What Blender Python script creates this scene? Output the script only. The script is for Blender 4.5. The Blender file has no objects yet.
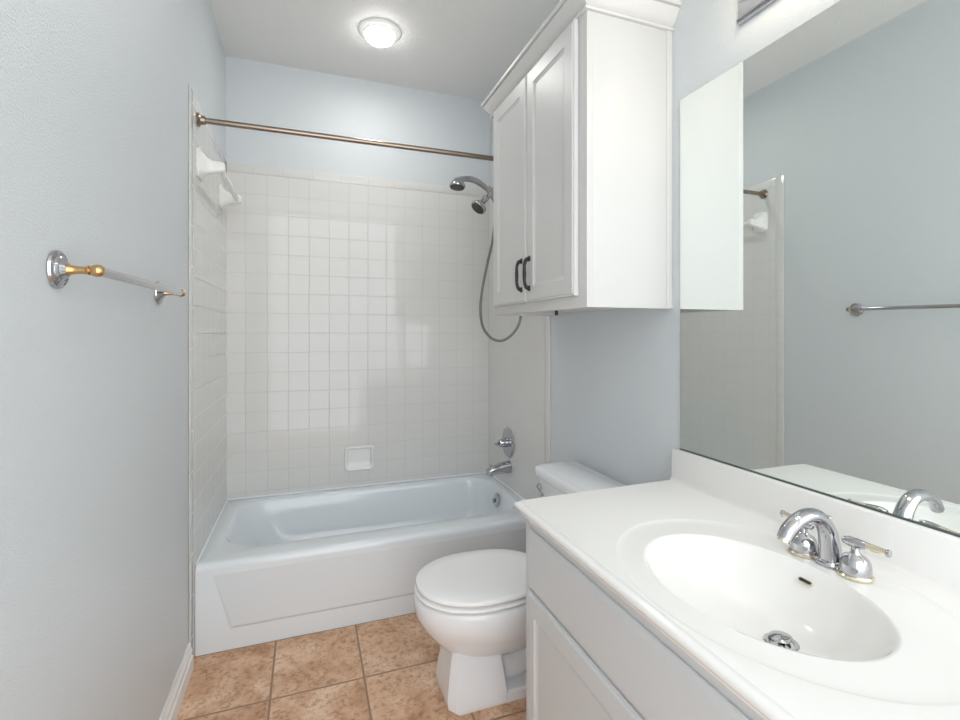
import bpy, bmesh, math
from mathutils import Vector, Matrix
R = math.radians
C = bpy.context.scene.collection
SC = bpy.context.scene

# ------------------------------------------------------------------ camera, world, exposure
cam_d = bpy.data.cameras.new('camera')
cam = bpy.data.objects.new('camera', cam_d)
C.objects.link(cam)
cam.location = (0, 0, 1.245)
cam.rotation_euler = (R(90), 0, R(-19.785))
cam_d.sensor_width = 36
cam_d.lens = 480.5 / 960 * 36
cam_d.shift_y = -27.33 / 960
cam_d.clip_start = 0.02
SC.camera = cam

w = bpy.data.worlds.new('world')
SC.world = w
w.use_nodes = True
w.node_tree.nodes['Background'].inputs[0].default_value = (0.95, 0.975, 1.0, 1)
w.node_tree.nodes['Background'].inputs[1].default_value = 2.85

BULB = 10.0          # vanity globes
CEIL = 20.0           # ceiling lamp lens
CEIL_W = 2.2        # ceiling lamp, watts
SC.view_settings.view_transform = 'Standard'
SC.view_settings.look = 'None'
SC.view_settings.gamma = 1
SC.view_settings.use_curve_mapping = False
SC.view_settings.exposure = 0.16
SC.cycles.use_denoising = True
SC.cycles.max_bounces = 12
SC.cycles.diffuse_bounces = 8
SC.cycles.glossy_bounces = 6
SC.cycles.sample_clamp_indirect = 6


# ------------------------------------------------------------------ helpers
def link(o):
    C.objects.link(o)
    return o


def tag(o, label=None, cat=None, group=None, kind=None):
    if label: o['label'] = label
    if cat: o['category'] = cat
    if group: o['group'] = group
    if kind: o['kind'] = kind
    return o


def thing(name, loc, label, cat, group=None):
    o = link(bpy.data.objects.new(name, None))
    o.empty_display_size = 0.05
    o.location = loc
    o['base'] = list(loc)
    tag(o, label, cat, group)
    return o


def obj(name, bm, mats, parent=None, base=None, angle=40, label=None):
    """link a bmesh built in world coordinates as one mesh object"""
    if not isinstance(mats, (list, tuple)):
        mats = [mats]
    off = Vector(base) if base is not None else Vector((0, 0, 0))
    if parent is not None:
        r = parent
        while r.parent is not None:
            r = r.parent
        off = Vector(r.location)
    bmesh.ops.recalc_face_normals(bm, faces=bm.faces)
    for v in bm.verts:
        v.co -= off
    for f in bm.faces:
        f.smooth = True
    me = bpy.data.meshes.new(name)
    bm.to_mesh(me)
    bm.free()
    me.set_sharp_from_angle(angle=R(angle))
    for m in mats:
        me.materials.append(m)
    o = link(bpy.data.objects.new(name, me))
    if parent is not None:
        o.parent = parent
    else:
        o.location = off
    if label: o['label'] = label
    return o


def struct(name, bm, mats, angle=40, label=None):
    o = obj(name, bm, mats, angle=angle, label=label)
    o['kind'] = 'structure'
    return o


def B():
    return bmesh.new()


def box(bm, x0, x1, y0, y1, z0, z1, bev=0.0, seg=2, mi=0):
    vs = [bm.verts.new(p) for p in ((x0, y0, z0), (x1, y0, z0), (x1, y1, z0), (x0, y1, z0),
                                    (x0, y0, z1), (x1, y0, z1), (x1, y1, z1), (x0, y1, z1))]
    fs = [bm.faces.new([vs[i] for i in q]) for q in
          ((0, 3, 2, 1), (4, 5, 6, 7), (0, 1, 5, 4), (1, 2, 6, 5), (2, 3, 7, 6), (3, 0, 4, 7))]
    for f in fs:
        f.material_index = mi
    if bev > 0:
        es = list({e for f in fs for e in f.edges})
        bmesh.ops.bevel(bm, geom=es, offset=bev, segments=seg, profile=0.5, affect='EDGES')
    return fs


def loft(bm, loops, cap0=True, cap1=True, closed=True):
    vl = [[bm.verts.new(p) for p in lp] for lp in loops]
    n = len(vl[0])
    for a, b in zip(vl, vl[1:]):
        for i in range(n if closed else n - 1):
            j = (i + 1) % n
            bm.faces.new((a[i], a[j], b[j], b[i]))
    if cap0: bm.faces.new(list(reversed(vl[0])))
    if cap1: bm.faces.new(vl[-1])
    return vl


def frame_for(d):
    d = Vector(d).normalized()
    up = Vector((0, 0, 1)) if abs(d.z) < 0.95 else Vector((1, 0, 0))
    a = up.cross(d).normalized()
    b = d.cross(a).normalized()
    return d, a, b


def lathe(bm, prof, c, axis=(0, 0, 1), seg=40):
    """prof: (radius, height along axis) pairs; a radius of 0 closes the end"""
    d, a, b = frame_for(axis)
    c = Vector(c)
    rings = []
    for r, h in prof:
        if r <= 1e-6:
            rings.append([bm.verts.new(c + d * h)])
        else:
            rings.append([bm.verts.new(c + d * h + (a * math.cos(2 * math.pi * k / seg) + b * math.sin(2 * math.pi * k / seg)) * r) for k in range(seg)])
    for p, q in zip(rings, rings[1:]):
        if len(p) == 1 and len(q) == 1: continue
        for k in range(seg):
            j = (k + 1) % seg
            if len(p) == 1: bm.faces.new((p[0], q[k], q[j]))
            elif len(q) == 1: bm.faces.new((p[k], p[j], q[0]))
            else: bm.faces.new((p[k], p[j], q[j], q[k]))
    if len(rings[0]) > 1: bm.faces.new(list(reversed(rings[0])))
    if len(rings[-1]) > 1: bm.faces.new(rings[-1])


def spline(pts, n=8):
    pts = [Vector(p) for p in pts]
    P = [pts[0] * 2 - pts[1]] + pts + [pts[-1] * 2 - pts[-2]]
    out = []
    for i in range(1, len(P) - 2):
        for k in range(n):
            t = k / n
            p0, p1, p2, p3 = P[i - 1], P[i], P[i + 1], P[i + 2]
            out.append(0.5 * ((2 * p1) + (p2 - p0) * t + (2 * p0 - 5 * p1 + 4 * p2 - p3) * t * t + (3 * p1 - p0 - 3 * p2 + p3) * t ** 3))
    out.append(pts[-1])
    return out


def lerp_list(vals, m):
    n = len(vals)
    out = []
    for i in range(m):
        t = i / (m - 1) * (n - 1)
        k = min(int(t), n - 2)
        f = t - k
        out.append(vals[k] * (1 - f) + vals[k + 1] * f)
    return out


def tube(bm, pts, rad, seg=16, flat=None, side=None):
    """tube along pts; rad a number or a list; flat scales the section along the second axis"""
    pts = [Vector(p) for p in pts]
    m = len(pts)
    rad = [rad] * m if not isinstance(rad, (list, tuple)) else (rad if len(rad) == m else lerp_list(rad, m))
    fl = [1.0] * m if flat is None else (flat if len(flat) == m else lerp_list(flat, m))
    loops = []
    a = None
    for i in range(m):
        d = (pts[min(i + 1, m - 1)] - pts[max(i - 1, 0)]).normalized()
        if a is None:
            a = Vector(side) if side is not None else frame_for(d)[1]
        a = (a - d * a.dot(d)).normalized()
        b = d.cross(a).normalized()
        loops.append([pts[i] + a * math.cos(2 * math.pi * k / seg) * rad[i] + b * math.sin(2 * math.pi * k / seg) * rad[i] * fl[i] for k in range(seg)])
    loft(bm, loops)


def ball(bm, c, r, axis=(0, 0, 1), seg=28, rings=14, squash=1.0):
    lathe(bm, [(r * math.sin(math.pi * k / rings), -r * squash * math.cos(math.pi * k / rings)) for k in range(rings + 1)], c, axis, seg)


def rrect(x0, x1, y0, y1, z, rs, k=12):
    """rounded rectangle loop; rs = radii of corners (x1y1, x0y1, x0y0, x1y0)"""
    out = []
    for (cx, cy, sx, sy, a0), r in zip(((x1, y1, -1, -1, 0), (x0, y1, 1, -1, 90), (x0, y0, 1, 1, 180), (x1, y0, -1, 1, 270)), rs):
        ox, oy = cx + sx * r, cy + sy * r
        for i in range(k):
            t = R(a0 + 90 * i / (k - 1))
            out.append((ox + r * math.cos(t), oy + r * math.sin(t), z))
    return out


# ------------------------------------------------------------------ materials
def mat(name, col, rough=0.5, metal=0.0, spec=0.5, coat=0.0):
    m = bpy.data.materials.new(name)
    m.use_nodes = True
    b = m.node_tree.nodes['Principled BSDF']
    b.inputs['Base Color'].default_value = (*col, 1)
    b.inputs['Roughness'].default_value = rough
    b.inputs['Metallic'].default_value = metal
    b.inputs['Specular IOR Level'].default_value = spec
    b.inputs['Coat Weight'].default_value = coat
    b.inputs['Coat Roughness'].default_value = 0.05
    return m


def nodes(m):
    return m.node_tree.nodes, m.node_tree.links, m.node_tree.nodes['Principled BSDF']


def add_bump(m, scale, strength, dist, detail=2.0, rough=0.5):
    N, L, b = nodes(m)
    tc = N.new('ShaderNodeTexCoord')
    nz = N.new('ShaderNodeTexNoise')
    nz.inputs['Scale'].default_value = scale
    nz.inputs['Detail'].default_value = detail
    nz.inputs['Roughness'].default_value = rough
    bp = N.new('ShaderNodeBump')
    bp.inputs['Strength'].default_value = strength
    bp.inputs['Distance'].default_value = dist
    L.new(tc.outputs['Object'], nz.inputs['Vector'])
    L.new(nz.outputs['Fac'], bp.inputs['Height'])
    L.new(bp.outputs['Normal'], b.inputs['Normal'])
    return m


def emit(name, col, s):
    m = bpy.data.materials.new(name)
    m.use_nodes = True
    b = m.node_tree.nodes['Principled BSDF']
    b.inputs['Base Color'].default_value = (0.9, 0.9, 0.9, 1)
    b.inputs['Emission Color'].default_value = (*col, 1)
    b.inputs['Emission Strength'].default_value = s
    return m


def tile_mat(name, axes, origin, bw, bh, col, grout, rough=0.08, mort=0.0022, dist=0.0012):
    """square glazed wall tile; axes = which object axes run along and up"""
    m = mat(name, col, rough, spec=0.5)
    N, L, b = nodes(m)
    tc = N.new('ShaderNodeTexCoord')
    sp = N.new('ShaderNodeSeparateXYZ')
    cb = N.new('ShaderNodeCombineXYZ')
    L.new(tc.outputs['Object'], sp.inputs[0])
    for i, (ax, o) in enumerate(zip(axes, origin)):
        a = N.new('ShaderNodeMath')
        a.operation = 'SUBTRACT'
        L.new(sp.outputs[ax], a.inputs[0])
        a.inputs[1].default_value = o - 20 * (bw if i == 0 else bh)
        L.new(a.outputs[0], cb.inputs[i])
    br = N.new('ShaderNodeTexBrick')
    br.offset = 0
    br.squash = 1
    br.inputs['Scale'].default_value = 1
    br.inputs['Brick Width'].default_value = bw
    br.inputs['Row Height'].default_value = bh
    br.inputs['Mortar Size'].default_value = mort
    br.inputs['Mortar Smooth'].default_value = 0.6
    br.inputs['Bias'].default_value = 0
    br.inputs['Color1'].default_value = (*col, 1)
    br.inputs['Color2'].default_value = (*[c * 0.985 for c in col], 1)
    br.inputs['Mortar'].default_value = (*grout, 1)
    L.new(cb.outputs[0], br.inputs['Vector'])
    L.new(br.outputs['Color'], b.inputs['Base Color'])
    inv = N.new('ShaderNodeMath')
    inv.operation = 'SUBTRACT'
    inv.inputs[0].default_value = 1
    L.new(br.outputs['Fac'], inv.inputs[1])
    nz = N.new('ShaderNodeTexNoise')
    nz.inputs['Scale'].default_value = 9
    nz.inputs['Detail'].default_value = 1
    L.new(tc.outputs['Object'], nz.inputs['Vector'])
    ad = N.new('ShaderNodeMath')
    ad.operation = 'MULTIPLY_ADD'
    ad.inputs[1].default_value = 0.9
    L.new(nz.outputs['Fac'], ad.inputs[0])
    L.new(inv.outputs[0], ad.inputs[2])
    bp = N.new('ShaderNodeBump')
    bp.inputs['Strength'].default_value = 0.38
    bp.inputs['Distance'].default_value = dist
    L.new(ad.outputs[0], bp.inputs['Height'])
    L.new(bp.outputs['Normal'], b.inputs['Normal'])
    ro = N.new('ShaderNodeMapRange')
    ro.inputs['To Min'].default_value = rough
    ro.inputs['To Max'].default_value = 0.6
    L.new(br.outputs['Fac'], ro.inputs['Value'])
    L.new(ro.outputs[0], b.inputs['Roughness'])
    return m


M = {}
PAINT = (0.63, 0.665, 0.685)
M['paint'] = add_bump(mat('wall_paint', PAINT, 0.40, spec=0.5), 250, 0.55, 0.003, 1)
M['ceiling'] = add_bump(mat('ceiling_paint', (0.80, 0.795, 0.78), 0.6), 120, 0.5, 0.005, 3)
M['ring'] = mat('white_lamp_ring', (0.92, 0.92, 0.91), 0.35)
M['trimw'] = mat('white_trim_paint', (0.80, 0.80, 0.79), 0.3)
M['cab'] = add_bump(mat('white_cabinet_paint', (0.625, 0.62, 0.605), 0.38), 40, 0.06, 0.003, 2)
M['vanity'] = add_bump(mat('white_paint_bounce_cooled', (0.62, 0.63, 0.635), 0.33), 40, 0.05, 0.003, 2)  # the cabinet's paint, tinted cooler here to cancel warm bounce off the floor
M['porcelain'] = mat('white_porcelain', (0.84, 0.85, 0.87), 0.07, coat=0.3)
M['enamel'] = mat('white_tub_enamel', (0.765, 0.81, 0.845), 0.12, coat=0.3)
M['ceramic'] = mat('white_ceramic', (0.82, 0.82, 0.80), 0.1)
M['seat'] = mat('white_seat_plastic', (0.92, 0.92, 0.92), 0.2)
M['marble'] = mat('cultured_marble', (0.875, 0.865, 0.84), 0.14, coat=0.0)
M['chrome'] = mat('chrome', (0.52, 0.52, 0.54), 0.06, 1.0)
M['gold'] = mat('polished_brass', (0.58, 0.37, 0.17), 0.16, 1.0)
M['champagne'] = mat('pale_gold', (0.84, 0.76, 0.60), 0.15, 1.0)
M['nickel'] = mat('brushed_nickel', (0.33, 0.27, 0.22), 0.25, 1.0)
M['hose'] = mat('grey_metal_hose', (0.24, 0.24, 0.235), 0.35, 1.0)
M['black'] = mat('black_iron', (0.012, 0.012, 0.013), 0.4)
M['dark'] = mat('dark_gap', (0.03, 0.03, 0.03), 0.6)
M['nozzle'] = mat('dark_rubber_face', (0.03, 0.03, 0.032), 0.4)
M['mirror'] = mat('mirror_silver', (0.905, 0.945, 0.925), 0.0, 1.0)
M['edge'] = mat('mirror_edge', (0.09, 0.11, 0.10), 0.3)
M['acrylic'] = mat('white_acrylic_bar', (0.84, 0.84, 0.82), 0.12)
M['bulb'] = emit('frosted_bulb', (1.0, 0.87, 0.66), BULB)
M['lens'] = emit('opal_lens', (1.0, 0.985, 0.96), CEIL)
M['caulk'] = mat('caulk', (0.74, 0.73, 0.70), 0.5)

TC = (0.70, 0.695, 0.675)
GR = (0.585, 0.58, 0.56)
TW = 0.1088
ZT = 2.163           # top of the tile
ZB = ZT - 0.052      # bottom of the bullnose row
M['tile_back'] = tile_mat('wall_tile_back', (0, 2), (-0.316, ZB), TW, 0.1085, TC, GR)
M['tile_side'] = tile_mat('wall_tile_side', (1, 2), (2.887, ZB), TW, 0.1085, TC, GR, mort=0.0018, dist=0.0007)
M['bull_back'] = tile_mat('bullnose_back', (0, 2), (-0.28, ZB), 0.1545, 0.09, TC, GR)
M['bull_side'] = tile_mat('bullnose_side', (1, 2), (2.887, ZB), 0.1545, 0.09, TC, GR)
M['bull_vert'] = tile_mat('bullnose_upright', (1, 2), (2.112, ZB), 0.09, 0.1545, TC, GR)


def floor_material():
    m = mat('floor_tile', (0.5, 0.3, 0.2), 0.5, spec=0.35)
    N, L, b = nodes(m)
    tc = N.new('ShaderNodeTexCoord')
    mp = N.new('ShaderNodeMapping')
    mp.inputs['Location'].default_value = (0.1185 + 20 * 0.3125, -1.774 + 20 * 0.334, 0)
    L.new(tc.outputs['Object'], mp.inputs['Vector'])
    br = N.new('ShaderNodeTexBrick')
    br.offset = 0
    br.squash = 1
    br.inputs['Scale'].default_value = 1
    br.inputs['Brick Width'].default_value = 0.3125
    br.inputs['Row Height'].default_value = 0.334
    br.inputs['Mortar Size'].default_value = 0.0042
    br.inputs['Mortar Smooth'].default_value = 0.3
    L.new(mp.outputs[0], br.inputs['Vector'])
    # every tile has its own cloud: shift the noise by the tile's random grey
    br.inputs['Color1'].default_value = (0, 0, 0, 1)
    br.inputs['Color2'].default_value = (1, 1, 1, 1)
    br.inputs['Mortar'].default_value = (0.5, 0.5, 0.5, 1)
    sc = N.new('ShaderNodeVectorMath')
    sc.operation = 'SCALE'
    sc.inputs['Scale'].default_value = 7.0
    L.new(br.outputs['Color'], sc.inputs[0])
    av = N.new('ShaderNodeVectorMath')
    av.operation = 'ADD'
    L.new(tc.outputs['Object'], av.inputs[0])
    L.new(sc.outputs[0], av.inputs[1])

    def noise(s, d, r, dist=0.0):
        n = N.new('ShaderNodeTexNoise')
        n.inputs['Scale'].default_value = s
        n.inputs['Detail'].default_value = d
        n.inputs['Roughness'].default_value = r
        n.inputs['Distortion'].default_value = dist
        L.new(av.outputs[0], n.inputs['Vector'])
        return n
    n1 = noise(7, 9, 0.62, 0.6)
    cr = N.new('ShaderNodeValToRGB')
    e = cr.color_ramp.elements
    e[0].position = 0.30
    e[0].color = (0.50, 0.27, 0.155, 1)
    e[1].position = 0.70
    e[1].color = (0.88, 0.65, 0.47, 1)
    k = e.new(0.5)
    k.color = (0.72, 0.46, 0.30, 1)
    L.new(n1.outputs['Fac'], cr.inputs['Fac'])
    n2 = noise(55, 4, 0.7, 0.3)
    cr2 = N.new('ShaderNodeValToRGB')
    e = cr2.color_ramp.elements
    e[0].position = 0.33
    e[0].color = (0.50, 0.40, 0.33, 1)
    e[1].position = 0.52
    e[1].color = (1, 1, 1, 1)
    L.new(n2.outputs['Fac'], cr2.inputs['Fac'])
    mx = N.new('ShaderNodeMix')
    mx.data_type = 'RGBA'
    mx.blend_type = 'MULTIPLY'
    mx.inputs['Factor'].default_value = 0.75
    L.new(cr.outputs[0], mx.inputs[6])
    L.new(cr2.outputs[0], mx.inputs[7])
    gm = N.new('ShaderNodeMix')
    gm.data_type = 'RGBA'
    L.new(br.outputs['Fac'], gm.inputs['Factor'])
    L.new(mx.outputs[2], gm.inputs[6])
    gm.inputs[7].default_value = (0.33, 0.215, 0.135, 1)
    L.new(gm.outputs[2], b.inputs['Base Color'])
    inv = N.new('ShaderNodeMath')
    inv.operation = 'MULTIPLY_ADD'
    inv.inputs[1].default_value = -1
    L.new(br.outputs['Fac'], inv.inputs[0])
    ns = N.new('ShaderNodeMath')
    ns.operation = 'MULTIPLY'
    ns.inputs[1].default_value = 0.35
    L.new(n2.outputs['Fac'], ns.inputs[0])
    L.new(ns.outputs[0], inv.inputs[2])
    bp = N.new('ShaderNodeBump')
    bp.inputs['Strength'].default_value = 0.5
    bp.inputs['Distance'].default_value = 0.002
    L.new(inv.outputs[0], bp.inputs['Height'])
    L.new(bp.outputs['Normal'], b.inputs['Normal'])
    return m


M['floor'] = floor_material()

# ------------------------------------------------------------------ the room
XL, XR, YB, ZC = -0.412, 1.107, 2.895, 2.734
YN = -0.45           # the room stays open behind the camera
T = 0.11
TL, TR, TBK = XL + 0.005, XR - 0.008, YB - 0.008     # tile faces
YT = 2.032           # front edge of the tile on the left wall
YTR = 2.066          # and on the right wall

b = B(); box(b, XL - T, XR + T, YN - T, YB + T, -0.08, 0); struct('floor', b, M['floor'], label='mottled terracotta floor tile with brown grout')
b = B(); box(b, XL - T, XR + T, YN - T, YB + T, ZC, ZC + 0.08); struct('ceiling', b, M['ceiling'], label='white textured ceiling')
b = B(); box(b, XL - T, XL, YN - T, YB + T, 0, ZC); struct('wall_left', b, M['paint'], label='pale blue-grey textured left wall')
b = B(); box(b, XR, XR + T, YN - T, YB + T, 0, ZC); struct('wall_right', b, M['paint'], label='pale blue-grey right wall behind mirror and toilet')
b = B(); box(b, XL, XR, YB, YB + T, 0, ZC); struct('wall_back', b, M['paint'], label='pale blue-grey wall above the tub tile')
# tile surround, three sides, with bullnose borders
b = B()
box(b, TL, TR, TBK, YB - 0.0005, 0.30, ZB, mi=0)
box(b, TL, TR, TBK, YB - 0.0005, ZB, ZT, 0.003, 2, mi=1)
struct('tile_surround_back', b, [M['tile_back'], M['bull_back']], label='white square wall tile behind the tub')
for nm, xa, xb, yt, lb in (('tile_surround_left', XL + 0.0005, TL, YT, 'white square wall tile at the left end of the tub'),
                       ('tile_surround_right', TR, XR - 0.0005, YTR, 'white square wall tile at the faucet end of the tub')):
    b = B()
    box(b, xa, xb, yt + 0.052, TBK, 0.0, ZB, mi=0)
    box(b, xa, xb, yt + 0.052, TBK, ZB, ZT, 0.003, 2, mi=1)
    box(b, xa, xb, yt, yt + 0.052, 0.0, ZT, 0.003, 2, mi=2)
    struct(nm, b, [M['tile_side'], M['bull_side'], M['bull_vert']], label=lb)


def baseboard(name, x_wall, sgn, y0, y1):
    prof = [(0, 0), (0.016, 0), (0.016, 0.050), (0.015, 0.053), (0.010, 0.056), (0.010, 0.060), (0.0125, 0.064), (0.0125, 0.076), (0.009, 0.082), (0.0055, 0.088), (0.0055, 0.092), (0.0065, 0.096), (0.004, 0.102), (0, 0.102)]
    b = B()
    loft(b, [[(x_wall + sgn * (d + 0.0003), y, z) for d, z in prof] for y in (y0, y1)])
    struct(name, b, M['trimw'], angle=25, label='white moulded baseboard')


baseboard('baseboard_left', XL, 1, YN, YT)
baseboard('baseboard_right', XR, -1, 1.225, YTR)

# ------------------------------------------------------------------ bathtub
tub = thing('bathtub', (0.35, 2.5, 0), 'white enamel alcove bathtub with panelled apron under the tiled walls', 'bathtub')
X0, X1, Y0, Y1 = TL + 0.0004, TR - 0.0004, 2.109, TBK - 0.0004
RZ = 0.347
b = B()
L = []
for ins, z in ((0, 0.0), (0, 0.318), (0.0015, 0.330), (0.006, 0.339), (0.014, 0.345), (0.024, RZ)):
    L.append(rrect(X0 + ins * 0.2, X1 - ins * 0.2, Y0 + ins, Y1 - ins * 0.2, z, [0.004] * 4))
ix0, ix1, iy0, iy1 = -0.345, 1.052, 2.222, 2.828
for dl, dr, df, db, z, r in ((0, 0, 0, 0, RZ, .18), (.004, .004, .004, .004, RZ - .002, .177), (.012, .010, .010, .010, RZ - .010, .17), (.022, .016, .016, .016, RZ - .028, .165),
                             (.05, .026, .026, .026, .26, .16), (.10, .036, .04, .04, .17, .15), (.16, .05, .06, .06, .105, .14), (.22, .08, .09, .09, .075, .12), (.28, .13, .14, .14, .066, .09)):
    L.append(rrect(ix0 + dl, ix1 - dr, iy0 + df, iy1 - db, z, [r * 0.85, r, r, r * 0.85]))
loft(b, L, cap0=False, cap1=True)
obj('basin', b, M['enamel'], tub, angle=50)
# apron: raised panel with sloping sides
b = B()
ya = Y0


loft(b, [[(-0.345, ya + 0.002, 0.30), (-0.284, ya + 0.002, 0.082), (0.985, ya + 0.002, 0.082), (1.046, ya + 0.002, 0.30)],
         [(-0.345, ya - 0.0004, 0.30), (-0.284, ya - 0.0004, 0.082), (0.985, ya - 0.0004, 0.082), (1.046, ya - 0.0004, 0.30)],
         [(-0.3445, ya - 0.0006, 0.30), (-0.271, ya - 0.0075, 0.093), (0.972, ya - 0.0075, 0.093), (1.0455, ya - 0.0006, 0.30)]])
obj('apron', b, M['enamel'], tub, angle=30)
b = B()
ov = Vector((1.022, 2.56, 0.285))
lathe(b, [(0.039, -0.006), (0.041, 0.0), (0.040, 0.006), (0.034, 0.010), (0.012, 0.0115), (0.0, 0.0115)], ov, (-1, 0, 0.10))
box(b, ov.x - 0.026, ov.x - 0.009, ov.y - 0.004, ov.y + 0.004, ov.z - 0.012, ov.z + 0.014, 0.002)
obj('overflow_plate', b, M['chrome'], tub, label='round chrome overflow plate')
b = B()
lathe(b, [(0.034, 0.0), (0.034, 0.003), (0.028, 0.006), (0.026, 0.003), (0.0, 0.003)], (0.86, 2.54, 0.0655))
obj('drain', b, M['chrome'], tub)

b = B()
for q in (0, 1):
    x = X0 if q == 0 else X1
    sg = 1 if q == 0 else -1
    loft(b, [[(x, y, RZ - 0.006), (x, y, RZ + 0.006), (x + sg * 0.003, y, RZ + 0.0035), (x + sg * 0.007, y, RZ + 0.0004), (x + sg * 0.007, y, RZ - 0.006)] for y in (Y0 + 0.016, Y1)])
loft(b, [[(x, Y1, RZ - 0.006), (x, Y1, RZ + 0.006), (x, Y1 - 0.003, RZ + 0.0035), (x, Y1 - 0.007, RZ + 0.0004), (x, Y1 - 0.007, RZ - 0.006)] for x in (X0, X1)])
obj('caulk_bead', b, M['enamel'], tub)

# ------------------------------------------------------------------ tub spout, valve, shower
sp = thing('tub_spout', (TR, 2.56, 0.47), 'chrome tub spout on the tiled wall above the bathtub rim', 'tub spout')
b = B()
lathe(b, [(0.030, 0.0005), (0.031, 0.004), (0.028, 0.008), (0.0, 0.008)], (TR, 2.545, 0.475), (-1, 0, 0))
lp = []
for d, zc, hh, hw in ((0.003, 0.473, 0.034, 0.030), (0.03, 0.472, 0.033, 0.030), (0.07, 0.467, 0.030, 0.029), (0.105, 0.461, 0.025, 0.028), (0.130, 0.456, 0.020, 0.025), (0.139, 0.453, 0.015, 0.020)):
    lp.append([(TR - d, p[0], p[1]) for p in rrect(2.545 - hw, 2.545 + hw, zc - hh, zc + hh, 0, [min(hh, hw) * 0.75] * 4, 6)])
loft(b, lp)
lathe(b, [(0.016, 0.0), (0.017, 0.018), (0.0, 0.018)], (TR - 0.120, 2.545, 0.449), (-0.2, 0, -1), 24)
obj('spout_body', b, M['chrome'], sp)
b = B()
lathe(b, [(0.004, 0.0), (0.004, 0.012), (0.007, 0.013), (0.008, 0.019), (0.005, 0.022), (0, 0.022)], (TR - 0.122, 2.545, 0.474), (0, 0, 1), 20)
obj('diverter_knob', b, M['chrome'], sp)
b = B()
lathe(b, [(0.013, 0), (0.0, 0.0004)], (TR - 0.1238, 2.545, 0.4309), (-0.2, 0, -1), 20)
obj('outlet', b, M['dark'], sp, label='dark spout opening')

va = thing('shower_valve', (TR, 2.56, 0.61), 'round chrome shower valve plate with lever above the tub spout', 'shower valve')
b = B()
vc = (TR, 2.56, 0.61)
lathe(b, [(0.086, 0.0005), (0.088, 0.003), (0.083, 0.010), (0.066, 0.015), (0.060, 0.013), (0.045, 0.017), (0.0, 0.017)], vc, (-1, 0, 0), 56)
obj('escutcheon', b, M['chrome'], va)
b = B()
lathe(b, [(0.026, 0.016), (0.027, 0.03), (0.024, 0.055), (0.020, 0.062), (0.0, 0.064)], vc, (-1, 0, 0), 28)
hp = [(TR - 0.05, 2.56, 0.612), (TR - 0.078, 2.56 - 0.02, 0.614), (TR - 0.100, 2.56 - 0.052, 0.618), (TR - 0.107, 2.56 - 0.078, 0.622)]
tube(b, spline(hp, 5), [0.014, 0.013, 0.011, 0.008], 16, [0.8, 0.7, 0.6, 0.5])
obj('lever', b, M['chrome'], va)

sh = thing('shower_set', (TR, 2.5, 2.03), 'chrome shower head and hand shower with hanging grey hose beside the cabinet', 'shower')
b = B()
lathe(b, [(0.030, 0.0005), (0.030, 0.004), (0.022, 0.010), (0.0, 0.012)], (TR, 2.5, 2.085), (-1, 0, 0))
tube(b, spline([(TR - 0.003, 2.5, 2.085), (TR - 0.05, 2.5, 2.085), (TR - 0.10, 2.5, 2.062), (0.965, 2.5, 2.03)], 6), 0.0105, 16)
obj('shower_arm', b, M['chrome'], sh)
b = B()
ball(b, (0.962, 2.5, 2.022), 0.022)
lathe(b, [(0.015, -0.03), (0.017, -0.012), (0.017, 0.014), (0.012, 0.022), (0.0, 0.022)], (0.952, 2.495, 2.036), (-0.45, -0.12, 0.9), 20)
lathe(b, [(0.014, 0.0), (0.0165, 0.006), (0.0165, 0.02), (0.011, 0.03), (0.0, 0.03)], (0.962, 2.5, 2.018), (-0.55, -0.15, -0.8), 20)
lathe(b, [(0.008, 0.0), (0.0085, 0.03), (0.0, 0.031)], (0.968, 2.5, 2.012), (0.1, -0.35, -0.9), 14)
obj('bracket', b, M['chrome'], sh)
# fixed shower head
b = B()
fd = Vector((-0.62, -0.16, -0.77)).normalized()
fc = Vector((0.938, 2.494, 1.999))
lathe(b, [(0.010, -0.006), (0.013, 0.004), (0.020, 0.012), (0.019, 0.024), (0.016, 0.030), (0.023, 0.052), (0.036, 0.070), (0.044, 0.078), (0.046, 0.090), (0.043, 0.096), (0.040, 0.097)], fc, fd, 36)
o_fh = obj('fixed_shower_head', b, M['chrome'], sh)
b = B()
lathe(b, [(0.0395, 0.0955), (0.037, 0.099), (0.0, 0.1005)], fc, fd, 32)
obj('spray_face', b, M['nozzle'], o_fh, label='dark nozzle face')
# hand shower in its holder
b = B()
hp = [(0.955, 2.492, 2.020), (0.925, 2.485, 2.046), (0.880, 2.475, 2.067), (0.835, 2.462, 2.074), (0.795, 2.455, 2.070), (0.765, 2.45, 2.058)]
tube(b, spline(hp, 6), [0.011, 0.015, 0.0175, 0.017, 0.016, 0.018], 20)
hd = Vector((-0.12, -0.10, -1)).normalized()
hc = Vector((0.755, 2.448, 2.060))
lathe(b, [(0.0, -0.008), (0.016, -0.006), (0.026, 0.004), (0.033, 0.016), (0.041, 0.028), (0.0435, 0.034), (0.0425, 0.041), (0.040, 0.044)], hc, hd, 36)
o_hs = obj('hand_shower', b, M['chrome'], sh)
b = B()
lathe(b, [(0.0395, 0.0425), (0.037, 0.0465), (0.0, 0.048)], hc, hd, 32)
obj('spray_face', b, M['nozzle'], o_hs, label='dark nozzle face')
b = B()
hz = [(0.975, 2.49, 1.985), (0.988, 2.487, 1.92), (0.968, 2.485, 1.76), (0.935, 2.485, 1.62), (0.905, 2.485, 1.47), (0.895, 2.48, 1.36), (0.905, 2.46, 1.27), (0.945, 2.43, 1.212),
      (0.995, 2.40, 1.204), (1.045, 2.37, 1.245), (1.074, 2.350, 1.315), (1.078, 2.36, 1.42), (1.055, 2.40, 1.60), (1.02, 2.45, 1.82), (0.985, 2.487, 1.97)]
tube(b, spline(hz, 8), 0.0072, 12)
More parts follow.
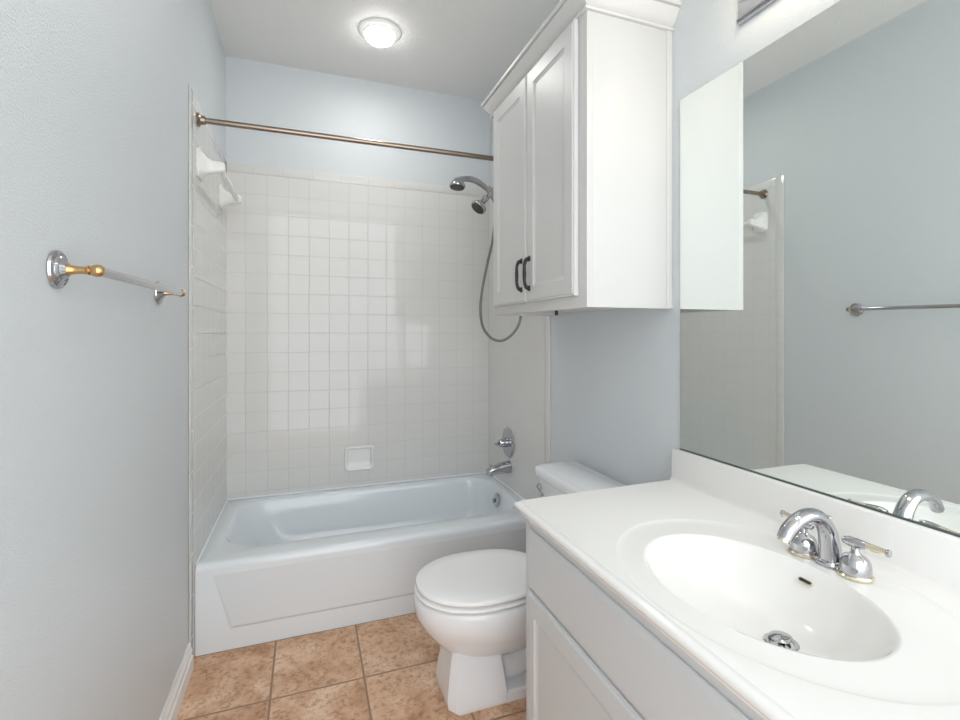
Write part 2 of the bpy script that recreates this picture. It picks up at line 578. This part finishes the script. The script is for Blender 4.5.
obj('hose', b, M['hose'], sh, label='flexible grey metal hose')

# ------------------------------------------------------------------ soap dish (recessed ceramic) on the back wall
b = B()
sx0, sx1, sz0, sz1 = 0.203, 0.370, 0.443, 0.582


def fr(ix, iz0, iz1, y, r, rb):
    p = rrect(sx0 + ix, sx1 - ix, sz0 + iz0, sz1 - iz1, 0, [r, r, rb, rb], 6)
    return [(q[0], y, q[1]) for q in p]


loft(b, [fr(0, 0, 0, TBK - 0.0005, .012, .022), fr(0, 0, 0, TBK - 0.012, .012, .022), fr(0.003, .003, .003, TBK - 0.019, .012, .022), fr(0.007, .006, .007, TBK - 0.021, .010, .020), fr(0.013, .012, .011, TBK - 0.019, .010, .018),
         fr(0.018, .026, .016, TBK - 0.008, .009, .014), fr(0.020, .040, .018, TBK - 0.0015, .009, .012), fr(0.030, .052, .030, TBK - 0.0012, .009, .009)])
o = obj('soap_dish', b, M['ceramic'], base=(0.2865, TBK, 0.443))
tag(o, 'white ceramic soap dish set in the back wall tile above the tub', 'soap dish')

# ------------------------------------------------------------------ ceramic towel bar on the left tile
cb = thing('ceramic_towel_bar', (TL, 2.18, 1.89), 'white ceramic towel bar on the left shower tile near the curtain rod', 'towel bar')
for y, z in ((2.185, 1.918), (2.69, 1.920)):
    b = B()
    lp = []
    for x, hy, hz, dz in ((0.0005, 0.052, 0.060, 0), (0.008, 0.052, 0.060, 0), (0.014, 0.044, 0.050, -0.002), (0.030, 0.026, 0.034, -0.005), (0.050, 0.020, 0.025, -0.007), (0.070, 0.019, 0.022, -0.006), (0.086, 0.018, 0.020, -0.004), (0.094, 0.013, 0.014, -0.004)):
        q = rrect(y - hy, y + hy, z + dz - hz, z + dz + hz, 0, [min(hy, hz) * 0.5] * 4, 6)
        lp.append([(TL + x, p[0], p[1]) for p in q])
    loft(b, lp)
    obj('bracket', b, M['ceramic'], cb)
b = B()
tube(b, [(TL + 0.076, 2.19, 1.912), (TL + 0.076, 2.685, 1.914)], 0.0125, 20)
obj('bar', b, M['acrylic'], cb)

# ------------------------------------------------------------------ curtain rod
rod = thing('shower_curtain_rod', (XL, 2.16, 2.083), 'brushed nickel shower curtain rod spanning above the bathtub', 'curtain rod')
yr, zr = 2.16, 2.085
b = B(); tube(b, [(TL + 0.004, yr, zr), (TR - 0.004, yr, zr)], 0.0116, 24); obj('rod', b, M['nickel'], rod)
for x, s in ((TL, 1), (TR, -1)):
    b = B()
    lathe(b, [(0.027, 0.0005), (0.0275, 0.004), (0.024, 0.009), (0.018, 0.013), (0.0165, 0.028), (0.0118, 0.029)], (x, yr, zr), (s, 0, 0), 32)
    obj('flange', b, M['nickel'], rod)

# ------------------------------------------------------------------ brass and chrome towel bar on the left wall
tb = thing('towel_bar', (XL, 1.035, 1.355), 'chrome towel bar with brass posts on the left blue-grey wall', 'towel bar')
zt = 1.356
for y, zt in ((1.035, 1.355), (1.640, 1.362)):
    b = B()
    lathe(b, [(0.0325, 0.0005), (0.034, 0.003), (0.033, 0.007), (0.029, 0.0095), (0.026, 0.0085), (0.0245, 0.0105), (0.021, 0.013), (0.0185, 0.0125), (0.016, 0.015), (0.012, 0.019), (0.0, 0.019)], (XL, y, zt), (1, 0, 0), 44)
    obj('flange', b, M['chrome'], tb, label='chrome wall flange')
    b = B()
    lathe(b, [(0.0110, 0.017), (0.0088, 0.022), (0.0072, 0.030), (0.0066, 0.040), (0.0070, 0.046), (0.0088, 0.0475), (0.0088, 0.0495), (0.0072, 0.0505), (0.0098, 0.0545), (0.0112, 0.060), (0.0105, 0.066), (0.0070, 0.0705), (0.0, 0.0720)], (XL, y, zt), (1, 0, 0), 28)
    obj('post', b, M['gold'], tb, label='brass post with round finial')
b = B(); tube(b, [(XL + 0.060, 1.043, 1.3551), (XL + 0.060, 1.632, 1.3619)], 0.0088, 20); obj('bar', b, M['chrome'], tb, label='chrome bar')

# ------------------------------------------------------------------ ceiling light
cl = thing('ceiling_light', (0.338, 2.40, ZC), 'round lit ceiling light with white trim ring above the tub', 'ceiling light')
lc = (0.338, 2.40, ZC)
b = B()
lathe(b, [(0.103, 0.0005), (0.104, 0.004), (0.100, 0.008), (0.090, 0.012), (0.080, 0.018), (0.077, 0.022), (0.072, 0.022)], lc, (0, 0, -1), 56)
obj('trim_ring', b, M['ring'], cl)
b = B()
lathe(b, [(0.0715, 0.018), (0.0715, 0.030), (0.069, 0.037), (0.061, 0.044), (0.045, 0.048), (0.02, 0.0500), (0.0, 0.0505)], lc, (0, 0, -1), 48)
obj('lens', b, M['lens'], cl, label='glowing opal lens')
ld = bpy.data.lights.new('ceiling_lamp', 'AREA')
ld.shape = 'DISK'
ld.size = 0.12
ld.energy = CEIL_W
ld.color = (1.0, 0.985, 0.955)
lo = link(bpy.data.objects.new('ceiling_lamp', ld))
lo.parent = cl
lo.location = (0, 0, -0.053)

# ------------------------------------------------------------------ wall cabinet
wc = thing('wall_cabinet', (XR, 1.63, 1.322), 'white two-door wall cabinet with black handles hung above the toilet', 'cabinet')
cx, ya, yb, za, zb = 0.790, 1.2484, 2.018, 1.3223, 2.235
b = B()
box(b, cx + 0.002, XR - 0.0005, ya + 0.001, yb, za + 0.012, zb)
box(b, cx, cx + 0.022, ya, yb + 0.001, za, zb, 0.0015)
box(b, XR - 0.022, XR - 0.0005, ya - 0.004, ya + 0.01, za, zb, 0.0015)
box(b, cx + 0.02, XR - 0.0005, ya, ya + 0.014, za, zb, 0.001)
box(b, cx + 0.02, XR - 0.0005, yb - 0.014, yb + 0.001, za, zb, 0.001)
obj('body', b, M['cab'], wc)


def panel_door(bm, xf, y0, y1, z0, z1, th, stile, rail, rec=0.007):
    def lp(iy, iz, x):
        return [(x, y0 + iy, z0 + iz), (x, y1 - iy, z0 + iz), (x, y1 - iy, z1 - iz), (x, y0 + iy, z1 - iz)]
    loft(bm, [lp(0, 0, xf + th), lp(0, 0, xf + 0.007), lp(0.002, 0.002, xf + 0.004), lp(0.006, 0.006, xf + 0.003), lp(0.009, 0.009, xf),
              lp(stile, rail, xf), lp(stile + 0.003, rail + 0.003, xf + 0.003), lp(stile + 0.014, rail + 0.014, xf + rec), lp(stile + 0.016, rail + 0.016, xf + rec)])


def pull(bm, xf, y, z0, z1):
    d = 0.021
    for z, s in ((z0, 1), (z1, -1)):
        lathe(bm, [(0.0065, 0.0003), (0.0075, 0.003), (0.006, 0.006), (0.0, 0.007)], (xf, y, z), (-1, 0, 0), 18)
        box(bm, xf - 0.004, xf - 0.0003, y - 0.0075, y + 0.0075, z - 0.010, z + 0.010, 0.0015)
    p = [(xf - 0.002, y, z0), (xf - 0.012, y, z0 + 0.003), (xf - 0.018, y, z0 + 0.013), (xf - d, y, z0 + 0.028), (xf - d, y, (z0 + z1) / 2), (xf - d, y, z1 - 0.028), (xf - 0.018, y, z1 - 0.013), (xf - 0.012, y, z1 - 0.003), (xf - 0.002, y, z1)]
    tube(bm, spline(p, 5), [0.0075, 0.0070, 0.0062, 0.0056, 0.0068, 0.0056, 0.0062, 0.0070, 0.0075], 14)


for y0, y1, hy in ((1.291, 1.629, 1.600), (1.633, 1.972, 1.668)):
    b = B()
    panel_door(b, cx - 0.021, y0, y1, 1.359, 2.211, 0.0180, 0.056, 0.056)
    d = obj('door', b, M['cab'], wc, angle=12)
    b = B()
    pull(b, cx - 0.021, hy, 1.408, 1.517)
    obj('handle', b, M['black'], d, label='black bow handle')
# crown moulding round front and both ends
prof = [(0.0, 2.213), (0.010, 2.2135), (0.0115, 2.217), (0.010, 2.2215), (0.005, 2.223), (0.005, 2.2265), (0.010, 2.230), (0.018, 2.238), (0.027, 2.253), (0.034, 2.264), (0.036, 2.269), (0.031, 2.2705), (0.031, 2.2735), (0.041, 2.275), (0.043, 2.279), (0.043, 2.287), (0.0, 2.287)]
b = B()
rows = []
for d, z in prof:
    rows.append([(XR - 0.0006, ya - d, z), (cx - d, ya - d, z), (cx - d, yb + d, z), (XR - 0.0006, yb + d, z)])
loft(b, rows, closed=False, cap0=False, cap1=False)
b.faces.new([b.verts.new(p) for p in ((cx, ya, 2.286), (XR - 0.0006, ya, 2.286), (XR - 0.0006, yb, 2.286), (cx, yb, 2.286))])
obj('crown_moulding', b, M['cab'], wc, angle=24)
b = B(); box(b, 0.947, 0.957, 1.725, 1.735, za - 0.007, za + 0.013, 0.001); obj('catch', b, M['black'], wc, label='small black catch under the cabinet')

# ------------------------------------------------------------------ mirror
mi = thing('mirror', (XR, 0.64, 0.879), 'large frameless wall mirror standing on the vanity backsplash', 'mirror')
b = B()
box(b, XR - 0.006, XR - 0.0005, 0.07, 1.205, 0.8805, 1.974, mi=1)
for f in b.faces:
    if f.calc_center_median().x < XR - 0.0055: f.material_index = 0
obj('glass', b, [M['mirror'], M['edge']], mi)
b = B()
box(b, XR - 0.0085, XR - 0.0065, 0.07, 1.206, 0.8785, 0.8825)
box(b, XR - 0.0065, XR - 0.0005, 0.07, 1.206, 0.8785, 0.8802)
obj('bottom_channel', b, M['edge'], mi, label='thin dark bottom channel')

# ------------------------------------------------------------------ vanity light bar
vl = thing('vanity_light', (XR, 0.65, 2.15), 'chrome vanity light bar above the mirror at the frame top', 'wall light')
ly0, ly1, lz0, lz1 = 0.31, 0.988, 2.078, 2.222
b = B()
box(b, XR - 0.010, XR - 0.0005, ly0, ly1, lz0 + 0.010, lz1 - 0.010, 0.001)
obj('backplate', b, M['chrome'], vl)
for z in (lz0, lz1 - 0.016):
    b = B()
    pr = [(0.0005, z), (0.009, z), (0.013, z + 0.002), (0.0135, z + 0.006), (0.010, z + 0.0075), (0.0135, z + 0.009), (0.0135, z + 0.014), (0.011, z + 0.016), (0.0005, z + 0.016)]
    loft(b, [[(XR - d, y, zz) for d, zz in pr] for y in (ly0 - 0.002, ly1 + 0.001)])
    obj('rail', b, M['chrome'], vl, angle=60)
for i in range(4):
    y = 0.648 + (i - 1.5) * 0.172
    b = B()
    lathe(b, [(0.026, 0.0105), (0.026, 0.016), (0.020, 0.020), (0.018, 0.032), (0.0, 0.032)], (XR, y, 2.158), (-1, 0, 0), 28)
    s = obj('socket', b, M['chrome'], vl)
    b = B()
    lathe(b, [(0.012, 0.0325), (0.014, 0.040), (0.026, 0.050), (0.036, 0.064), (0.040, 0.080), (0.037, 0.096), (0.028, 0.109), (0.014, 0.117), (0.0, 0.119)], (XR, y, 2.158), (-1, 0, 0), 32)
    obj('bulb', b, M['bulb'], s, label='lit white globe bulb')

# ------------------------------------------------------------------ vanity cabinet
vx, vy0, vy1, vz = 0.570, 0.085, 1.208, 0.7475
vc = thing('vanity_cabinet', (0.84, 0.645, 0), 'white vanity cabinet with panelled doors under the sink counter', 'vanity')
b = B()
box(b, vx, XR - 0.001, vy1 - 0.018, vy1, 0.0, vz, 0.001)
box(b, vx, XR - 0.001, vy0, vy0 + 0.018, 0.0, vz, 0.001)
box(b, XR - 0.008, XR - 0.001, vy0 + 0.018, vy1 - 0.018, 0.1, vz)
box(b, vx + 0.02, XR - 0.008, vy0 + 0.018, vy1 - 0.018, 0.09, 0.108)
box(b, vx + 0.075, vx + 0.09, vy0 + 0.018, vy1 - 0.018, 0.0, 0.09)
# face frame
box(b, vx, vx + 0.02, vy1 - 0.05, vy1 - 0.018, 0.09, vz)
box(b, vx, vx + 0.02, vy0 + 0.018, vy0 + 0.05, 0.09, vz)
box(b, vx, vx + 0.02, vy0 + 0.05, vy1 - 0.05, 0.70, vz)
box(b, vx, vx + 0.02, vy0 + 0.05, vy1 - 0.05, 0.535, 0.575)
box(b, vx, vx + 0.02, vy0 + 0.05, vy1 - 0.05, 0.09, 0.13)
box(b, vx, vx + 0.02, 0.625, 0.665, 0.13, 0.535)
obj('carcass', b, M['vanity'], vc)
b = B()


def slab(bm, xf, y0, y1, z0, z1, th):
    def lp(i, x):
        return [(x, y0 + i, z0 + i), (x, y1 - i, z0 + i), (x, y1 - i, z1 - i), (x, y0 + i, z1 - i)]
    loft(bm, [lp(0, xf + th), lp(0, xf + 0.007), lp(0.002, xf + 0.005), lp(0.011, xf + 0.0015), lp(0.013, xf), lp(0.02, xf)])


slab(b, vx - 0.011, 0.105, 1.178, 0.5575, 0.718, 0.0105)
obj('drawer_front', b, M['vanity'], vc, angle=12)
for y0, y1 in ((0.644, 1.178), (0.105, 0.639)):
    b = B()
    panel_door(b, vx - 0.011, y0, y1, 0.105, 0.5515, 0.0105, 0.040, 0.056, 0.006)
    obj('door', b, M['vanity'], vc, angle=12)

# ------------------------------------------------------------------ vanity top with moulded sink
vt = thing('sink_countertop', (0.82, 0.64, 0.747), 'off-white vanity countertop with moulded oval sink and backsplash', 'countertop')
ZK = 0.7827
bx, by, ba, bb_ = 0.779, 0.671, 0.160, 0.211       # bowl opening
ox, oy, oa, ob = 0.802, 0.662, 0.244, 0.305        # outer oval ridge
dxp, dyp = 0.822, 0.645                            # drain
DEP = 0.108
rx0, rx1, ry0, ry1 = 0.552, XR - 0.0005, 0.075, 1.220
N_ = 144
angs = [2 * math.pi * i / N_ for i in range(N_)]
for X_, Y_ in ((rx0, ry0), (rx0, ry1), (rx1, ry0), (rx1, ry1)):
    angs.append(math.atan2(Y_ - by, X_ - bx) % (2 * math.pi))
angs = sorted(angs)


def smooth(t):
    t = max(0, min(1, t))
    return t * t * (3 - 2 * t)


def ell(cx_, cy_, a, b2, t, z):
    # point of the ellipse in direction t (true polar angle about its centre)
    c, s = math.cos(t), math.sin(t)
    k = 1 / math.sqrt((c / a) ** 2 + (s / b2) ** 2)
    return (cx_ + c * k, cy_ + s * k, z)


def rect_pt(t, z):
    c, s = math.cos(t), math.sin(t)
    k = 1e9
    if c > 1e-9: k = min(k, (rx1 - bx) / c)
    if c < -1e-9: k = min(k, (rx0 - bx) / c)
    if s > 1e-9: k = min(k, (ry1 - by) / s)
    if s < -1e-9: k = min(k, (ry0 - by) / s)
    return (bx + c * k, by + s * k, z)


loops = []
r0 = 0.021 / ba
for r in [r0, 0.16, 0.2, 0.27, 0.35, 0.43, 0.51, 0.58, 0.65, 0.71, 0.77, 0.82, 0.87, 0.91, 0.94, 0.965, 0.985, 1.0, 1.015, 1.035, 1.06]:
    k = smooth((r - r0) / (1 - r0)) if r < 1 else 1
    cx_, cy_ = dxp + (bx - dxp) * min(1, r), dyp + (by - dyp) * min(1, r)
    u = min(1, r / 1.03)
    z = -DEP * (1 - u ** 2.7) ** 0.9 if u < 1 else 0
    z = z - 0.0030 - 0.003 * math.exp(-((r - 1) / 0.03) ** 2) * 0
    blend = 0 if r <= r0 else min(1, (r - r0) / 0.25)
    a_ = ba * r
    b_ = bb_ * r * blend + a_ * (1 - blend)
    loops.append([ell(cx_, cy_, a_, b_, t, ZK + z) for t in angs])
NB = len(loops)
for q, z in ((0.35, -0.0030), (0.7, -0.0028), (0.90, -0.0022), (0.96, -0.0012), (1.0, -0.0003), (1.03, 0.0)):
    lp = []
    for t in angs:
        p = ell(bx, by, ba * 1.06, bb_ * 1.06, t, 0)
        o_ = ell(ox, oy, oa, ob, t, 0)
        # keep the ridge inside the front edge of the slab
        qx = p[0] + (o_[0] - p[0]) * q
        qy = p[1] + (o_[1] - p[1]) * q
        lp.append((max(qx, rx0 + 0.004), qy, ZK + z))
    loops.append(lp)
loops.append([rect_pt(t, ZK) for t in angs])
for e, z in ((0.001, -0.002), (0.0025, -0.0042), (0.0065, -0.005), (0.0105, -0.007), (0.0128, -0.0105), (0.0128, -0.0145), (0.0105, -0.0195), (0.006, -0.0235), (0.003, -0.028), (0.001, -0.0330), (-0.02, -0.0345)):
    lp = []
    for t in angs:
        p = rect_pt(t, 0)
        fx = (p[0] - rx0) / (rx1 - rx0)
        fy = (p[1] - ry0) / (ry1 - ry0)
        lp.append((rx0 - e + fx * (rx1 - rx0 + e), ry0 - e + fy * (ry1 - ry0 + 2 * e), ZK + z))
    loops.append(lp)
b = B()
loft(b, loops[:NB], cap0=False, cap1=False)
obj('sink_basin', b, M['marble'], vt, angle=60)
b = B()
loft(b, loops[NB - 1:], cap0=False, cap1=False)
for v in b.verts:     # the free end is cut slightly out of square
    k = max(0.0, (v.co.y - 1.1) / 0.12)
    v.co.y -= 0.012 * k * (rx1 - v.co.x) / (rx1 - rx0)
obj('counter_slab', b, M['marble'], vt, angle=60)
b = B()
pr = [(0.0005, ZK - 0.001), (0.020, ZK - 0.001), (0.020, ZK + 0.086), (0.018, ZK + 0.0915), (0.013, ZK + 0.0935), (0.0005, ZK + 0.0935)]
# cove at the foot
pr = [(0.0005, ZK - 0.001), (0.029, ZK - 0.0002), (0.0235, ZK + 0.0025), (0.0205, ZK + 0.008), (0.0195, ZK + 0.086), (0.018, ZK + 0.0925), (0.014, ZK + 0.0952), (0.0005, ZK + 0.0955)]
loft(b, [[(XR - d * s, y, ZK + (z - ZK) * k) for d, z in pr] for y, s, k in ((0.078, .9, .99), (0.081, 1, 1), (1.226, 1, 1), (1.230, .9, .985))])
obj('backsplash', b, M['marble'], vt, angle=35)
# drain with pop-up stopper and overflow slot
zd = ZK - DEP - 0.0030
b = B()
lathe(b, [(0.0, -0.006), (0.019, -0.005), (0.0205, 0.001), (0.0275, 0.0015), (0.0285, 0.0035), (0.0265, 0.0042), (0.0215, 0.0035), (0.020, -0.003), (0.0, -0.0045)], (dxp, dyp, zd), (0, 0, 1), 40)
dr = obj('drain', b, M['chrome'], vt, label='chrome drain ring')
b = B()
lathe(b, [(0.006, -0.004), (0.006, 0.010), (0.0165, 0.0105), (0.0190, 0.012), (0.0190, 0.0135), (0.013, 0.0165), (0.0, 0.0178)], (dxp, dyp, zd), (-0.06, 0.03, 1), 36)
obj('stopper', b, M['chrome'], dr)
b = B()
oc = Vector((0.9265, 0.676, 0.7535))
n_ = Vector((-0.78, -0.10, 0.62)).normalized()
sidev = Vector((0, 1, 0)) - n_ * n_.y
sidev.normalize()
upv = n_.cross(sidev).normalized()


def slot(w_, h_, d_):
    out = []
    for i in range(20):
        t = 2 * math.pi * i / 20
        cx_ = (w_ - h_) * (1 if math.cos(t) > 0 else -1)
        out.append(oc + sidev * (cx_ + h_ * math.cos(t)) + upv * h_ * math.sin(t) + n_ * d_)
    return out


loft(b, [slot(0.0135, 0.0045, -0.006), slot(0.0135, 0.0045, 0.0012), slot(0.0115, 0.003, 0.0016)])
for f in b.faces:
    if f.calc_area() > 0 and len(f.verts) == 20: f.material_index = 1
obj('overflow_slot', b, [M['champagne'], M['dark']], vt, label='dark overflow slot')

# ------------------------------------------------------------------ faucet
fa = thing('faucet', (0.988, 0.672, ZK), 'chrome two-lever bathroom faucet behind the oval sink', 'faucet')
fy, fx = 0.672, 0.992
zk = ZK - 0.0012
b = B()
lathe(b, [(0.027, 0.0), (0.0275, 0.004), (0.025, 0.008), (0.022, 0.010), (0.0, 0.010)], (fx, fy, zk), (0, 0, 1), 36)
pts = [(fx, fy, zk + 0.006), (fx - 0.002, fy, zk + 0.036), (fx - 0.012, fy, zk + 0.070), (fx - 0.034, fy, zk + 0.096), (fx - 0.064, fy, zk + 0.104), (fx - 0.094, fy, zk + 0.097), (fx - 0.117, fy, zk + 0.082), (fx - 0.129, fy, zk + 0.066)]
tube(b, spline(pts, 7), [0.0215, 0.0190, 0.0170, 0.0162, 0.0158, 0.0152, 0.0145, 0.0132], 28, [1.0, 1.0, 0.95, 0.85, 0.8, 0.8, 0.85, 0.9], side=(0, 1, 0))
spo = obj('spout', b, M['chrome'], fa)
b = B()
lathe(b, [(0.0105, 0.0), (0.0105, 0.006), (0.0085, 0.006), (0.0, 0.003)], (fx - 0.1285, fy, zk + 0.067), (-0.5, 0, -0.87), 24)
obj('aerator', b, M['champagne'], spo)
for s in (1, -1):
    hy = fy + s * 0.051
    b = B()
    lathe(b, [(0.029, 0.0), (0.0295, 0.003), (0.027, 0.0055), (0.0, 0.0055)], (fx - 0.006, hy, zk), (0, 0, 1), 36)
    obj('base_ring', b, M['champagne'], fa, label='pale gold base ring')
    b = B()
    lathe(b, [(0.0255, 0.0055), (0.026, 0.008), (0.025, 0.022), (0.023, 0.030), (0.018, 0.037), (0.010, 0.041), (0.0075, 0.045), (0.0065, 0.054), (0.0075, 0.060), (0.0, 0.061)], (fx - 0.006, hy, zk), (0, 0, 1), 36)
    hb = obj('handle', b, M['chrome'], fa)
    b = B()
    d0 = Vector((0.13, s * 0.98, 0.01)).normalized()
    c0 = Vector((fx - 0.006, hy, zk + 0.062))
    tube(b, [c0 + d0 * k for k in (-0.023, -0.020, -0.012, 0, 0.012, 0.019)], [0.003, 0.0065, 0.009, 0.0095, 0.0085, 0.0075], 18)
    lv = obj('lever', b, M['chrome'], hb)
    b = B()
    tube(b, [c0 + d0 * k for k in (0.018, 0.026, 0.040, 0.049)], [0.0076, 0.0072, 0.0062, 0.0058], 18)
    obj('lever_sleeve', b, M['champagne'], lv, label='pale gold lever sleeve')
    b = B()
    tube(b, [c0 + d0 * k for k in (0.0485, 0.051, 0.0545, 0.056)], [0.006, 0.0072, 0.0068, 0.004], 18)
    obj('lever_tip', b, M['chrome'], lv)
b = B()
lathe(b, [(0.0025, 0.0), (0.0025, 0.063), (0.0045, 0.066), (0.0062, 0.073), (0.0055, 0.079), (0.0, 0.081)], (1.028, 0.699, ZK - 0.001), (0, 0, 1), 18)
obj('lift_rod', b, M['champagne'], fa, label='pale gold drain lift rod')

# ------------------------------------------------------------------ toilet
to = thing('toilet', (0.70, 1.59, 0), 'white two-piece toilet with closed lid between tub and vanity', 'toilet')
TY = 1.59


def egg(xf, xb, hw, z, n=56, pf=2.0, pb=2.6, mid=0.46):
    """plan outline: tip at xf, back at xb, half width hw"""
    xm = xf + (xb - xf) * mid
    out = []
    for i in range(n):
        t = 2 * math.pi * i / n
        c, s = math.cos(t), math.sin(t)
        p = pb if c > 0 else pf
        q = 2 / p
        x = xm + (xb - xm if c > 0 else xm - xf) * math.copysign(abs(c) ** q, c)
        y = TY + hw * math.copysign(abs(s) ** (2 / (2.3 if c > 0 else 2.1)), s)
        out.append((x, y, z))
    return out


b = B()
loft(b, [egg(0.475, 0.80, 0.062, 0.135), egg(0.452, 0.82, 0.082, 0.155), egg(0.425, 0.84, 0.110, 0.185), egg(0.392, 0.855, 0.140, 0.222), egg(0.360, 0.86, 0.164, 0.265), egg(0.341, 0.865, 0.176, 0.305),
         egg(0.339, 0.868, 0.179, 0.335), egg(0.340, 0.87, 0.178, 0.350), egg(0.343, 0.87, 0.175, 0.3545), egg(0.353, 0.868, 0.166, 0.3572)])
# deck under the tank
loft(b, [rrect(0.78, 1.07, TY - 0.10, TY + 0.10, 0.20, [.03] * 4, 6), rrect(0.78, 1.08, TY - 0.125, TY + 0.125, 0.27, [.03] * 4, 6), rrect(0.78, 1.085, TY - 0.14, TY + 0.14, 0.345, [.03] * 4, 6), rrect(0.785, 1.08, TY - 0.135, TY + 0.135, 0.3615, [.03] * 4, 6)])
obj('bowl', b, M['porcelain'], to, angle=50)
b = B()


def col(xf, xb, hwf, hwb, z, ch):
    return [(xf, TY - hwf + ch, z), (xf + ch * 0.8, TY - hwf, z), (xb - .01, TY - hwb, z), (xb, TY - hwb + 0.01, z), (xb, TY + hwb - 0.01, z), (xb - .01, TY + hwb, z), (xf + ch * 0.8, TY + hwf, z), (xf, TY + hwf - ch, z)]


L = []
for xf, xb, hf, hb_, z, ch in ((0.448, 0.640, 0.100, 0.100, 0.0005, .024), (0.434, 0.640, 0.104, 0.104, 0.012, .026), (0.432, 0.640, 0.102, 0.103, 0.040, .026), (0.440, 0.634, 0.090, 0.092, 0.10, .023), (0.450, 0.624, 0.079, 0.082, 0.16, .020), (0.462, 0.615, 0.072, 0.077, 0.21, .018)):
    L.append(col(xf, xb, hf, hb_, z, ch))
loft(b, L)
# foot flange and set-back trapway behind the column
loft(b, [rrect(0.56, 0.93, TY - 0.100, TY + 0.100, z, [.04, .01, .01, .04], 6) for z in (0.0005, 0.030)] + [rrect(0.565, 0.925, TY - 0.094, TY + 0.094, 0.037, [.04, .01, .01, .04], 6)])
tube(b, spline([(0.60, TY, 0.10), (0.68, TY, 0.075), (0.75, TY, 0.10), (0.80, TY, 0.17), (0.86, TY, 0.20), (0.91, TY, 0.15), (0.92, TY, 0.03)], 6), [0.06, 0.058, 0.058, 0.062, 0.066, 0.068, 0.075], 24)
box(b, 0.60, 0.90, TY - 0.035, TY + 0.035, 0.02, 0.24, 0.01)
obj('pedestal', b, M['porcelain'], to, angle=32)
b = B()
loft(b, [egg(0.46, 0.74, 0.08, 0.3573), egg(0.455, 0.74, 0.085, 0.3628), egg(0.349, 0.805, 0.175, 0.3632), egg(0.3435, 0.807, 0.180, 0.3655), egg(0.3415, 0.807, 0.182, 0.370), egg(0.343, 0.806, 0.180, 0.3735), egg(0.348, 0.80, 0.175, 0.3753), egg(0.46, 0.74, 0.08, 0.3756)])
obj('seat', b, M['seat'], to, angle=50)
b = B()
loft(b, [egg(0.46, 0.74, 0.08, 0.3758), egg(0.455, 0.74, 0.085, 0.3826), egg(0.352, 0.81, 0.174, 0.3830), egg(0.3475, 0.81, 0.178, 0.385), egg(0.3455, 0.812, 0.180, 0.390), egg(0.3475, 0.81, 0.178, 0.397), egg(0.358, 0.80, 0.168, 0.4015), egg(0.40, 0.76, 0.12, 0.4035), egg(0.50, 0.68, 0.05, 0.4045)])
for s in (-1, 1):
    lathe(b, [(0.0, -0.022), (0.011, -0.021), (0.012, 0.0), (0.011, 0.021), (0.0, 0.022)], (0.826, TY + s * 0.075, 0.383), (0, 1, 0), 18)
    box(b, 0.80, 0.83, TY + s * 0.075 - 0.016, TY + s * 0.075 + 0.016, 0.384, 0.394, 0.003)
obj('lid', b, M['seat'], to, angle=50)
b = B()
loft(b, [rrect(0.925, 1.078, TY - 0.205, TY + 0.205, 0.362, [.03] * 4, 8), rrect(0.908, 1.085, TY - 0.212, TY + 0.212, 0.385, [.035] * 4, 8), rrect(0.900, 1.088, TY - 0.226, TY + 0.226, 0.650, [.035] * 4, 8)])
obj('tank', b, M['porcelain'], to, angle=45)
b = B()
loft(b, [rrect(0.893, 1.090, TY - 0.233, TY + 0.233, 0.650, [.035] * 4, 8), rrect(0.888, 1.092, TY - 0.238, TY + 0.238, 0.656, [.04] * 4, 8), rrect(0.888, 1.092, TY - 0.238, TY + 0.238, 0.682, [.04] * 4, 8), rrect(0.892, 1.090, TY - 0.234, TY + 0.234, 0.690, [.04] * 4, 8), rrect(0.904, 1.084, TY - 0.222, TY + 0.222, 0.694, [.035] * 4, 8)])
obj('tank_lid', b, M['porcelain'], to, angle=50)
b = B()
lx, ly_, lz = 0.9010, TY + 0.185, 0.612
lathe(b, [(0.014, 0.0), (0.015, 0.005), (0.010, 0.012), (0.0, 0.013)], (lx, ly_, lz), (-1, 0, 0), 20)
tube(b, spline([(lx - 0.010, ly_, lz), (lx - 0.020, ly_ - 0.01, lz), (lx - 0.024, ly_ - 0.03, lz - 0.004), (lx - 0.024, ly_ - 0.065, lz - 0.012)], 5), [0.007, 0.0075, 0.0075, 0.0085], 14, [1, 1, .7, .7])
obj('flush_lever', b, M['chrome'], to, label='chrome flush lever')
